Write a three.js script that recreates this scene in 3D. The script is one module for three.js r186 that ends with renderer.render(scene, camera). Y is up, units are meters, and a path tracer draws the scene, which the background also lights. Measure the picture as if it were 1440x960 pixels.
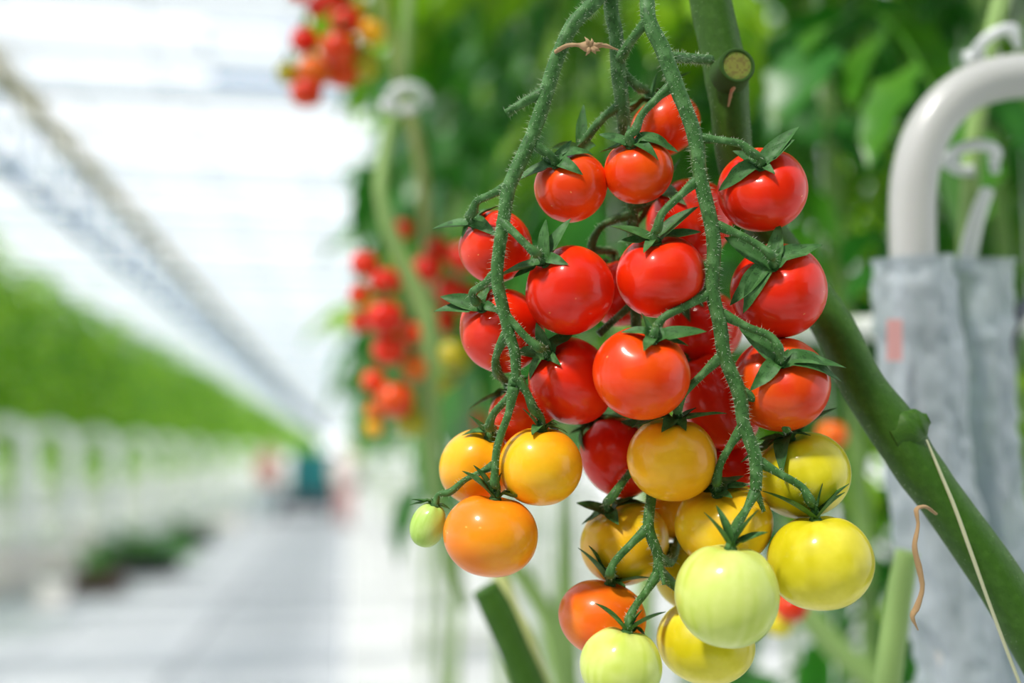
import * as THREE from 'three';
import { mergeGeometries, mergeVertices } from 'three/addons/utils/BufferGeometryUtils.js';
import { MarchingCubes } from 'three/addons/objects/MarchingCubes.js';
import { RoundedBoxGeometry } from 'three/addons/geometries/RoundedBoxGeometry.js';

// ------------------------------------------------------------------ camera, sky, sun, exposure
const W = 1440, H = 960, FOC = 1544;                       // focal length in pixels of the 1440 x 960 frame
const scene = new THREE.Scene();
const camera = new THREE.PerspectiveCamera(2 * Math.atan(H / 2 / FOC) * 180 / Math.PI, W / H, 0.02, 400);
camera.position.set(0, 1.5, 0);
camera.rotation.order = 'YXZ';
camera.rotation.y = -8.43 * Math.PI / 180;                 // the aisle runs along -z and vanishes at pixel (490, 640)
camera.rotation.x = 5.92 * Math.PI / 180;
camera.focus = 0.412;
camera.userData.fStop = 3.1;
camera.updateMatrixWorld(true);

const renderer = new THREE.WebGLRenderer({ antialias: true });
renderer.toneMapping = THREE.LinearToneMapping;
renderer.toneMappingExposure = 0.6;
renderer.shadowMap.enabled = true;

const skyTop = [0.62, 0.78, 0.98], skyLow = [2.7, 2.76, 2.82];
{ // hazy bright sky, the same all round, a little bluer towards the zenith
  const w = 64, h = 64, data = new Float32Array(w * h * 4);
  for (let j = 0; j < h; j++) for (let i = 0; i < w; i++) {
    const e = Math.max(0, Math.sin(((j + 0.5) / h - 0.5) * Math.PI)), k = Math.pow(e, 1.2), o = (j * w + i) * 4;
    for (let c = 0; c < 3; c++) data[o + c] = skyLow[c] + (skyTop[c] - skyLow[c]) * k;
    data[o + 3] = 1;
  }
  const sky = new THREE.DataTexture(data, w, h, THREE.RGBAFormat, THREE.FloatType);
  sky.mapping = THREE.EquirectangularReflectionMapping; sky.magFilter = THREE.LinearFilter; sky.needsUpdate = true;
  scene.background = sky; scene.environment = sky;
}
const sun = new THREE.DirectionalLight(new THREE.Color().setRGB(1, 0.95, 0.87), 7.2);
sun.name = 'sun';
const SUN = new THREE.Vector3(-0.44, 0.82, 0.34).normalize();
sun.position.copy(SUN).multiplyScalar(60).add(new THREE.Vector3(0, 0, -14)); sun.target.position.set(0, 0, -14);
sun.castShadow = true; sun.shadow.radius = 10;
sun.shadow.mapSize.set(4096, 4096);
Object.assign(sun.shadow.camera, { left: -30, right: 30, top: 40, bottom: -40, near: 1, far: 140 });
scene.add(sun, sun.target);

// ------------------------------------------------------------------ helpers
function rng(seed) { let s = seed >>> 0; return () => { s = (s + 0x6D2B79F5) >>> 0; let t = s; t = Math.imul(t ^ (t >>> 15), t | 1); t ^= t + Math.imul(t ^ (t >>> 7), t | 61); return ((t ^ (t >>> 14)) >>> 0) / 4294967296; }; }
const V = (x, y, z) => new THREE.Vector3(x, y, z);
const clamp = THREE.MathUtils.clamp, lerp = THREE.MathUtils.lerp, sstep = THREE.MathUtils.smoothstep;
// a pixel and a distance along the lens axis -> a point in the world
const at = (px, py, d) => V((px - W / 2) / FOC * d, (H / 2 - py) / FOC * d, -d).applyMatrix4(camera.matrixWorld);
const onGround = (px, py, y = 0) => { const o = camera.position, p = at(px, py, 1).sub(o); return o.clone().addScaledVector(p, (y - o.y) / p.y); };
const eyeAxis = V(0, 0, 1).applyQuaternion(camera.quaternion), camRight = V(1, 0, 0).applyQuaternion(camera.quaternion), camUp = V(0, 1, 0).applyQuaternion(camera.quaternion);

function hash(x, y, z) { let h = Math.imul(x, 374761393) ^ Math.imul(y, 668265263) ^ Math.imul(z, 2147483647 ^ 0x5bd1e995); h = Math.imul(h ^ (h >>> 13), 1274126177); return ((h ^ (h >>> 16)) >>> 0) / 4294967296; }
function noise3(x, y, z, wrapX = 0, wrapY = 0) {
  const xi = Math.floor(x), yi = Math.floor(y), zi = Math.floor(z), f = (t) => t * t * (3 - 2 * t), u = f(x - xi), v = f(y - yi), w = f(z - zi);
  const g = (a, b, c) => hash(wrapX ? ((a % wrapX) + wrapX) % wrapX : a, wrapY ? ((b % wrapY) + wrapY) % wrapY : b, c);
  const l = lerp;
  return l(l(l(g(xi, yi, zi), g(xi + 1, yi, zi), u), l(g(xi, yi + 1, zi), g(xi + 1, yi + 1, zi), u), v), l(l(g(xi, yi, zi + 1), g(xi + 1, yi, zi + 1), u), l(g(xi, yi + 1, zi + 1), g(xi + 1, yi + 1, zi + 1), u), v), w);
}
const names = new Map();
function numbered(n) { const k = names.get(n) ?? 0; names.set(n, k + 1); return k ? `${n}_${String(k).padStart(3, '0')}` : n; }
function shade(o) { o.castShadow = true; o.receiveShadow = true; return o; }
function thing(name, label, category, pos, group) {
  const o = new THREE.Group(); o.name = numbered(name); if (pos) o.position.copy(pos);
  o.userData = { label, category }; if (group) o.userData.group = group;
  scene.add(o); return o;
}
function structure(name, pos) { const o = new THREE.Group(); o.name = name; o.userData.kind = 'structure'; if (pos) o.position.copy(pos); scene.add(o); return o; }
function part(name, geo, m, parent, label) { const o = shade(new THREE.Mesh(geo, m)); o.name = name; if (label) o.userData.label = label; parent.add(o); return o; }
// geometry made in world coordinates -> a part of a thing that stands at its own base
function wpart(name, geo, m, parent, label) {
  const p = V(0, 0, 0); let q = parent; while (q && q !== scene) { p.add(q.position); q = q.parent; }
  geo.translate(-p.x, -p.y, -p.z); return part(name, geo, m, parent, label);
}
function box(w, h, d, x = 0, y = 0, z = 0) { const g = new THREE.BoxGeometry(w, h, d); g.translate(x, y, z); return g; }
function bar(a, b, r, seg = 6) { // round bar between two points
  const d = b.clone().sub(a), g = new THREE.CylinderGeometry(r, r, d.length(), seg);
  g.applyQuaternion(new THREE.Quaternion().setFromUnitVectors(V(0, 1, 0), d.normalize())); const m = a.clone().add(b).multiplyScalar(0.5); g.translate(m.x, m.y, m.z); return g;
}
// a swept stem through points, its radius given at each point, with a little unevenness
function sweep(pts, radii, { seg = 12, per = 8, rough = 0, seed = 1, flat = 1, wrinkle = null, cap = true } = {}) {
  const curve = new THREE.CatmullRomCurve3(pts, false, 'centripetal'), n = Math.max(2, (pts.length - 1) * per), pos = [], uv = [], idx = [];
  const R = (t) => { const k = t * (radii.length - 1), i = Math.min(radii.length - 2, Math.floor(k)), f = k - i; return lerp(radii[i], radii[i + 1], f * f * (3 - 2 * f)); };
  let prevT = null, N = null, len = 0, last = null; const frames = [];
  for (let i = 0; i <= n; i++) {
    const t = i / n, p = curve.getPoint(t), T = curve.getTangent(t).normalize();
    if (!N) { N = V(0, 0, 1).cross(T); if (N.lengthSq() < 1e-4) N = V(1, 0, 0).cross(T); N.normalize(); }
    else { const q = new THREE.Quaternion().setFromUnitVectors(prevT, T); N.applyQuaternion(q).normalize(); }
    const B = T.clone().cross(N).normalize(); if (last) len += p.distanceTo(last); last = p; prevT = T;
    const r0 = R(t); frames.push({ p, T, N: N.clone(), B, r: r0 });
    for (let k = 0; k <= seg; k++) {
      const a = (k % seg) / seg * Math.PI * 2, nz = rough ? 1 + rough * (noise3(Math.cos(a) * 1.7 + 9, Math.sin(a) * 1.7 + 5, len / (r0 * 1.6) + seed * 7.3) - 0.5) * 2 : 1, r = r0 * nz * (wrinkle ? wrinkle(a, t, len) : 1);
      const q = p.clone().addScaledVector(N, Math.cos(a) * r * flat).addScaledVector(B, Math.sin(a) * r); pos.push(q.x, q.y, q.z); uv.push(k / seg * Math.PI * 2 * r0, len);
    }
  }
  for (let i = 0; i < n; i++) for (let k = 0; k < seg; k++) { const a = i * (seg + 1) + k, b = a + seg + 1; idx.push(a, a + 1, b, b, a + 1, b + 1); }
  if (cap) for (const e of [0, n]) { const f = frames[e], c = pos.length / 3; pos.push(f.p.x, f.p.y, f.p.z); uv.push(0, 0); for (let k = 0; k < seg; k++) { const a = e * (seg + 1) + k; e ? idx.push(a, a + 1, c) : idx.push(a + 1, a, c); } }
  const g = new THREE.BufferGeometry(); g.setAttribute('position', new THREE.Float32BufferAttribute(pos, 3)); g.setAttribute('uv', new THREE.Float32BufferAttribute(uv, 2)); g.setIndex(idx); g.computeVertexNormals();
  { // one normal across the seam
    const nm = g.attributes.normal, a = V(), b = V();
    for (let i = 0; i <= n; i++) { const s = i * (seg + 1), e = s + seg; a.fromBufferAttribute(nm, s); b.fromBufferAttribute(nm, e); a.add(b).normalize(); nm.setXYZ(s, a.x, a.y, a.z); nm.setXYZ(e, a.x, a.y, a.z); }
  }
  g.userData.frames = frames; return g;
}
function hairs(frames, density, len, seed, thick = 0.00007) { // fine hairs standing off a stem
  const r = rng(seed), pos = [], idx = []; let acc = 0;
  for (let i = 1; i < frames.length; i++) {
    const a = frames[i - 1], b = frames[i]; acc += a.p.distanceTo(b.p) * density;
    while (acc > 1) {
      acc -= 1; const k = r(), p = a.p.clone().lerp(b.p, k), w = r() * Math.PI * 2, dir = b.N.clone().multiplyScalar(Math.cos(w)).addScaledVector(b.B, Math.sin(w));
      const s = p.clone().addScaledVector(dir, lerp(a.r, b.r, k) * 0.92), L = len * (0.35 + r() * 0.9), tip = s.clone().addScaledVector(dir, L).addScaledVector(b.T, (r() - 0.4) * L * 0.7).add(V(0, -L * 0.12, 0));
      const side = dir.clone().cross(b.T).normalize(), o = pos.length / 3;
      for (let c = 0; c < 3; c++) { const q = s.clone().addScaledVector(side, Math.cos(c * 2.094) * thick).addScaledVector(b.T, Math.sin(c * 2.094) * thick); pos.push(q.x, q.y, q.z); }
      pos.push(tip.x, tip.y, tip.z); idx.push(o, o + 1, o + 3, o + 1, o + 2, o + 3, o + 2, o, o + 3);
    }
  }
  const g = new THREE.BufferGeometry(); g.setAttribute('position', new THREE.Float32BufferAttribute(pos, 3)); g.setIndex(idx); g.computeVertexNormals(); return g;
}

// ------------------------------------------------------------------ materials
function tex(w, h, f, srgb = true) {
  const d = new Uint8Array(w * h * 4); for (let j = 0; j < h; j++) for (let i = 0; i < w; i++) { const c = f(i / w, j / h), o = (j * w + i) * 4; d[o] = clamp(c[0], 0, 1) * 255; d[o + 1] = clamp(c[1], 0, 1) * 255; d[o + 2] = clamp(c[2], 0, 1) * 255; d[o + 3] = 255; }
  const t = new THREE.DataTexture(d, w, h); t.wrapS = t.wrapT = THREE.RepeatWrapping; t.magFilter = THREE.LinearFilter; t.minFilter = THREE.LinearMipmapLinearFilter; t.generateMipmaps = true; if (srgb) t.colorSpace = THREE.SRGBColorSpace; t.needsUpdate = true; return t;
}
const mixc = (a, b, k) => [lerp(a[0], b[0], k), lerp(a[1], b[1], k), lerp(a[2], b[2], k)];
const std = (color, o = {}) => new THREE.MeshStandardMaterial({ color, roughness: 0.7, ...o });
const phy = (color, o = {}) => new THREE.MeshPhysicalMaterial({ color, roughness: 0.7, ...o });

// stems: green with darker pin-prick glands and paler bloom, 2 cm to a tile
function stemMap(base, dark, light) {
  const r = rng(5), dots = []; for (let i = 0; i < 260; i++) dots.push([r(), r(), 0.004 + r() * 0.007]);
  const grid = new Map(); for (const d of dots) { const k = Math.floor(d[0] * 16) + ',' + Math.floor(d[1] * 16); (grid.get(k) ?? grid.set(k, []).get(k)).push(d); }
  return tex(256, 256, (u, v) => {
    let c = mixc(base, light, sstep(noise3(u * 8, v * 8, 1, 8, 8), 0.4, 0.95) * 0.65); c = mixc(c, dark, sstep(noise3(u * 24, v * 16, 3, 24, 16), 0.62, 0.95) * 0.35);
    const gx = Math.floor(u * 16), gy = Math.floor(v * 16); let m = 1;
    for (let a = -1; a < 2; a++) for (let b = -1; b < 2; b++) for (const d of grid.get(((gx + a + 16) % 16) + ',' + ((gy + b + 16) % 16)) ?? []) { let dx = Math.abs(u - d[0]), dy = Math.abs(v - d[1]); dx = Math.min(dx, 1 - dx); dy = Math.min(dy, 1 - dy); m = Math.min(m, Math.hypot(dx, dy) / d[2]); }
    return mixc(c, dark, m < 1 ? 0.75 * (1 - m * m) : 0);
  });
}
const vineTex = stemMap([0.25, 0.42, 0.20], [0.08, 0.18, 0.06], [0.40, 0.56, 0.35]); vineTex.repeat.set(50, 50);
const bump1 = tex(128, 128, (u, v) => { const n = noise3(u * 16, v * 16, 2, 16, 16) * 0.6 + noise3(u * 40, v * 40, 7, 40, 40) * 0.4; return [n, n, n]; }, false); bump1.repeat.set(50, 50);
const M = {
  vine: phy(0xffffff, { map: vineTex, bumpMap: bump1, bumpScale: 0.00008, specularIntensity: 0.6, roughness: 0.55 }),
  sepal: phy(0xffffff, { map: vineTex, bumpMap: bump1, bumpScale: 0.00008, specularIntensity: 0.6, roughness: 0.55, color: new THREE.Color().setRGB(0.85, 0.92, 0.86) }),
  hair: phy(new THREE.Color().setRGB(0.72, 0.82, 0.6), { roughness: 0.5 }),
  dry: std(new THREE.Color().setRGB(0.40, 0.25, 0.13), { roughness: 0.8 }),
  scar: null, stem: null,
};
const stemTex = stemMap([0.21, 0.36, 0.08], [0.16, 0.29, 0.06], [0.26, 0.41, 0.13]); stemTex.repeat.set(50, 50);
M.stem = phy(0xffffff, { map: stemTex, bumpMap: bump1, bumpScale: 0.00012, roughness: 0.55, specularIntensity: 0.5 });
const scarTex = tex(128, 128, (u, v) => { const d = Math.hypot(u - 0.5, v - 0.5) * 2, n = noise3(u * 14, v * 14, 4); return mixc(mixc([0.50, 0.50, 0.20], [0.44, 0.52, 0.18], sstep(d, 0.5, 0.9)), [0.40, 0.34, 0.16], sstep(n, 0.4, 0.9) * 0.6); });
M.scar = std(0xffffff, { map: scarTex, roughness: 0.85 });

// fruit skins: u goes round the fruit, v from the stalk to the tip
function skinMap(a, b, { streak = 0, patch = 3, seed = 1, share = 0.5, speck = 0 } = {}) {
  const r = rng(seed * 31 + 7), sp = []; for (let i = 0; i < speck; i++) sp.push([0.1 + r() * 0.8, 0.25 + r() * 0.5]);
  return tex(256, 128, (u, v) => {
    const n = noise3(u * patch * 2, v * patch, seed * 3.1, patch * 2) * 0.65 + noise3(u * patch * 6, v * patch * 3, seed * 5.7, patch * 6) * 0.35, s = noise3(u * 46, v * 3, seed * 2.3, 46), fine = noise3(u * 90, v * 50, seed, 90);
    let c = mixc(a, b, clamp(sstep(n, share - 0.25, share + 0.25) * (1 - streak) + streak * sstep(s, 0.3, 0.8) * (0.35 + 0.65 * sstep(n, 0.2, 0.7)), 0, 1)); c = mixc(c, b, (fine - 0.5) * 0.22);
    for (const q of sp) if (Math.hypot((u - q[0]) * 2, v - q[1]) < 0.006) c = mixc(c, [1, 0.9, 0.6], 0.7);
    return c;
  });
}
const skin = (map) => phy(0xffffff, { map, roughness: 0.36, specularIntensity: 0.32, ior: 1.5, clearcoat: 0.45, clearcoatRoughness: 0.13 });
M.fruit = {
  red: skin(skinMap([0.94, 0.20, 0.03], [0.89, 0.13, 0.02], { seed: 1, speck: 6 })),
  scarlet: skin(skinMap([0.96, 0.31, 0.03], [0.93, 0.23, 0.02], { seed: 2, speck: 5 })),
  russet: skin(skinMap([0.92, 0.34, 0.05], [0.86, 0.18, 0.03], { seed: 4, patch: 2 })),
  orange: skin(skinMap([0.97, 0.62, 0.10], [0.95, 0.50, 0.07], { seed: 5, patch: 2, speck: 10 })),
  tangerine: skin(skinMap([0.95, 0.52, 0.10], [0.92, 0.38, 0.06], { seed: 6, patch: 2 })),
  amber: skin(skinMap([0.99, 0.74, 0.12], [0.97, 0.64, 0.08], { seed: 7, patch: 2 })),
  golden: skin(skinMap([0.97, 0.83, 0.18], [0.92, 0.70, 0.08], { seed: 8, patch: 3, streak: 0.25 })),
  lemon: skin(skinMap([0.93, 0.87, 0.26], [0.82, 0.76, 0.08], { seed: 9, patch: 4, streak: 0.2 })),
  lime: skin(skinMap([0.85, 0.89, 0.50], [0.78, 0.84, 0.36], { seed: 10, streak: 0.5, patch: 5 })),
  green: skin(skinMap([0.74, 0.85, 0.46], [0.66, 0.79, 0.34], { seed: 11, streak: 0.5, patch: 4 })),
  olive: skin(skinMap([0.80, 0.72, 0.14], [0.66, 0.64, 0.14], { seed: 12, patch: 3 })),
};
// leaves
const leafTex = (a, b, s) => tex(128, 128, (u, v) => mixc(a, b, noise3(u * 6, v * 6, s, 6, 6) * 0.6 + noise3(u * 20, v * 20, s + 3, 20, 20) * 0.4));
const leafMat = (a, b, s, tr, sp = 0.7) => phy(0xffffff, { map: leafTex(a, b, s), roughness: 0.36, specularIntensity: sp, transmission: tr, thickness: 0, side: THREE.DoubleSide });
M.leaf = [leafMat([0.28, 0.56, 0.11], [0.43, 0.68, 0.16], 1, 0.5), leafMat([0.17, 0.47, 0.15], [0.31, 0.61, 0.20], 2, 0.5), leafMat([0.56, 0.78, 0.11], [0.76, 0.88, 0.20], 3, 0.56)];
M.palestem = std(new THREE.Color().setRGB(0.26, 0.40, 0.12), { roughness: 0.6 });
M.yellowstem = std(new THREE.Color().setRGB(0.42, 0.45, 0.16), { roughness: 0.6 });
M.rib = std(new THREE.Color().setRGB(0.50, 0.50, 0.33), { roughness: 0.6 });
M.white = std(new THREE.Color().setRGB(0.80, 0.80, 0.79), { roughness: 0.45 });
M.whitegloss = phy(new THREE.Color().setRGB(0.52, 0.51, 0.50), { roughness: 0.35, clearcoat: 0.3, clearcoatRoughness: 0.2 });
M.hoop = std(new THREE.Color().setRGB(0.9, 0.9, 0.9), { roughness: 0.5 });
M.clip = phy(new THREE.Color().setRGB(0.85, 0.86, 0.88), { roughness: 0.3, transmission: 0.2, thickness: 0 });
M.steel = std(new THREE.Color().setRGB(0.10, 0.20, 0.34), { roughness: 0.55, metalness: 0.2 });
M.galv = std(new THREE.Color().setRGB(0.34, 0.29, 0.12), { roughness: 0.5, metalness: 0.3 });
M.alu = std(new THREE.Color().setRGB(0.62, 0.65, 0.68), { roughness: 0.5, metalness: 0.3 });
M.glass = phy(new THREE.Color().setRGB(0.97, 0.99, 1), { roughness: 0.02, transmission: 1, thickness: 0, ior: 1.5, specularIntensity: 0.5, side: THREE.DoubleSide });
M.screen = phy(new THREE.Color().setRGB(0.86, 0.88, 0.9), { roughness: 1, transmission: 0.4, thickness: 0, specularIntensity: 0.2 });
M.black = std(new THREE.Color().setRGB(0.02, 0.022, 0.025), { roughness: 0.5 });
M.twine = std(new THREE.Color().setRGB(0.8, 0.8, 0.76), { roughness: 0.9 });

// ------------------------------------------------------------------ the setting: path, ground cloth, roof
{
  const path = structure('floor');
  const concrete = tex(256, 256, (u, v) => { const n = noise3(u * 8, v * 8, 1, 8, 8) * 0.5 + noise3(u * 32, v * 32, 2, 32, 32) * 0.3 + noise3(u * 96, v * 96, 3, 96, 96) * 0.2; return mixc([0.66, 0.68, 0.71], [0.81, 0.81, 0.82], n); });
  concrete.repeat.set(0.4, 0.4);
  const mats = [0.97, 1, 0.94].map((k) => std(new THREE.Color().setRGB(k, k, k), { map: concrete, roughness: 0.75 }));
  const slab = new RoundedBoxGeometry(1.176, 0.2, 2.372, 1, 0.012);
  { const p = slab.attributes.position, uv = slab.attributes.uv; for (let i = 0; i < p.count; i++) uv.setXY(i, p.getX(i), p.getZ(i)); }
  let k = 0;
  for (let z = 2.4; z > -62; z -= 2.4) for (let i = 0; i < 3; i++) { const s = part('slab', slab, mats[Math.floor(hash(k++, 7, 2) * 3)], path); s.position.set(-3.0 + i * 1.2, -0.1, z - 1.2); }
  const cloth = std(new THREE.Color().setRGB(0.66, 0.66, 0.65), { roughness: 0.8 });
  part('ground_cloth', box(24, 0.1, 216, -3.6 - 12, -0.06, -85), cloth, path); part('ground_cloth', box(14, 0.1, 216, 7.0, -0.06, -85), cloth, path);
  part('far_paving', box(3.6, 0.2, 130, -1.8, -0.1, -62.4 - 65), mats[0], path); part('near_paving', box(3.6, 0.2, 18, -1.8, -0.1, 2.4 + 9), mats[0], path);
}
const ROOF = 5.26, SPAN = 3.96, GUT0 = -11.665;              // gutter height, distance between gutters
{
  const roof = structure('ceiling');
  const x0 = -13, x1 = 9, rise = 0.85, nx = 16, pw = (x1 - x0) / nx, slope = Math.hypot(SPAN / 2, rise);
  const gutter = box(x1 - x0, 0.10, 0.2), ridge = box(x1 - x0, 0.05, 0.05), pane = new THREE.PlaneGeometry(pw - 0.03, slope - 0.05), gbar = box(0.03, 0.035, slope), sbar = box(x1 - x0, 0.03, 0.3);
  const ang = Math.atan2(rise, SPAN / 2), cx = (x0 + x1) / 2, farPanes = [], farBars = [], mtx = new THREE.Matrix4();
  for (let g = -5; g < 45; g++) {
    const z = GUT0 - g * SPAN;
    const gu = part('gutter', gutter, M.alu, roof); gu.position.set(cx, ROOF, z);
    const ri = part('ridge', ridge, M.alu, roof); ri.position.set(cx, ROOF + rise, z - SPAN / 2);
    for (const s of [1, 2]) { const b = part('folded_screen', sbar, M.screen, roof); b.position.set(cx, ROOF - 0.02, z - SPAN * s / 3); }
    for (const s of [0, 1]) {
      const zc = z - SPAN / 4 - s * SPAN / 2, tilt = s ? -ang : ang, y = ROOF + rise / 2 + 0.06;
      for (let i = 0; i < nx; i++) {
        const near = g >= -1 && g < 8;
        if (near) { const p = part('pane', pane, M.glass, roof); p.position.set(x0 + (i + 0.5) * pw, y, zc); p.rotation.x = -Math.PI / 2 + tilt; const q = part('glazing_bar', gbar, M.alu, roof); q.position.set(x0 + i * pw, y, zc); q.rotation.x = tilt; }
        else { farPanes.push(pane.clone().applyMatrix4(mtx.makeRotationX(-Math.PI / 2 + tilt).setPosition(x0 + (i + 0.5) * pw, y, zc))); farBars.push(gbar.clone().applyMatrix4(mtx.makeRotationX(tilt).setPosition(x0 + i * pw, y, zc))); }
      }
    }
  }
  part('far_panes', mergeGeometries(farPanes), M.glass, roof).userData.kind = 'stuff'; part('far_glazing_bars', mergeGeometries(farBars), M.alu, roof).userData.kind = 'stuff';
}
{ // opened ridge vent
  const v = thing('roof_vent', 'open aluminium roof vent above the aisle with a thin dark edge', 'vent', V(-0.4, 6.02, -13.2));
  part('frame', mergeGeometries([box(2.6, 0.07, 0.09), box(2.6, 0.04, 0.04, 0, 0.3, 0.9), box(0.05, 0.04, 0.95, -1.28, 0.15, 0.45), box(0.05, 0.04, 0.95, 1.28, 0.15, 0.45)]), M.steel, v);
  const p = part('pane', new THREE.PlaneGeometry(2.5, 0.9), M.glass, v); p.rotation.x = -Math.PI / 2 - 0.32; p.position.set(0, 0.15, 0.45);
}
{ // lattice girder above the left edge of the path
  const g = thing('lattice_girder', 'long steel lattice girder with a tan upper tube under the roof', 'girder', V(-3.27, 4.2, -2));
  const L = 186; part('upper_chord', bar(V(0, 0.86, 0), V(0, 0.86, -L), 0.10, 10), M.galv, g, 'tan upper tube'); part('lower_chord', bar(V(0, 0, 0), V(0, 0, -L), 0.055, 10), M.steel, g);
  const post = bar(V(0, 0, 0), V(0, 0.86, 0), 0.018), dl = bar(V(0, 0, 0), V(0, 0.86, -0.66), 0.018), dr = bar(V(0, 0.86, 0), V(0, 0, -0.66), 0.018);
  const far = []; for (let k = 40; k * 1.32 < L - 0.7; k++) far.push(dl.clone().translate(0, 0, -k * 1.32), dr.clone().translate(0, 0, -k * 1.32 - 0.66));
  part('far_diagonals', mergeGeometries(far), M.steel, g).userData.kind = 'stuff';
  for (let k = 0; k < 40; k++) { const a = part('diagonal', dl, M.steel, g); a.position.z = -k * 1.32; const b = part('diagonal', dr, M.steel, g); b.position.z = -k * 1.32 - 0.66; if (k % 3 === 0) { const c = part('post', post, M.steel, g); c.position.z = -k * 1.32; } }
}
{ // far gable wall of the greenhouse
  const w = structure('wall_back', V(-2, 0, -190));
  for (let i = 0; i < 16; i++) for (let j = 0; j < 3; j++) { const p = part('pane', new THREE.PlaneGeometry(1.34, 1.7), M.glass, w); p.position.set(-11 + i * 1.4 + 0.7, j * 1.75 + 0.9, 0); }
  for (let i = 0; i <= 16; i++) part('mullion', box(0.05, 5.3, 0.06, -11 + i * 1.4, 2.65, 0), M.alu, w);
  for (let j = 0; j <= 3; j++) part('transom', box(22.4, 0.05, 0.06, 0.2, j * 1.75 + 0.02, 0), M.alu, w);
}

{ // unseen wall added behind the camera, keeps low sky out of fruit reflections
  const w = structure('added_sky_block_wall', V(-2, 0, 6.5)), clad = std(new THREE.Color().setRGB(0.20, 0.22, 0.22), { roughness: 0.8 }), panel = new RoundedBoxGeometry(1.08, 5.1, 0.12, 1, 0.02);
  for (let i = 0; i < 20; i++) part('panel', panel, clad, w).position.set(-10.45 + i * 1.1, 2.55, 0);
}

// ------------------------------------------------------------------ the bunch in front
const D0 = 0.42, MM = 0.001, PX = D0 / FOC;                // distance of the bunch, metres per pixel there
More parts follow.
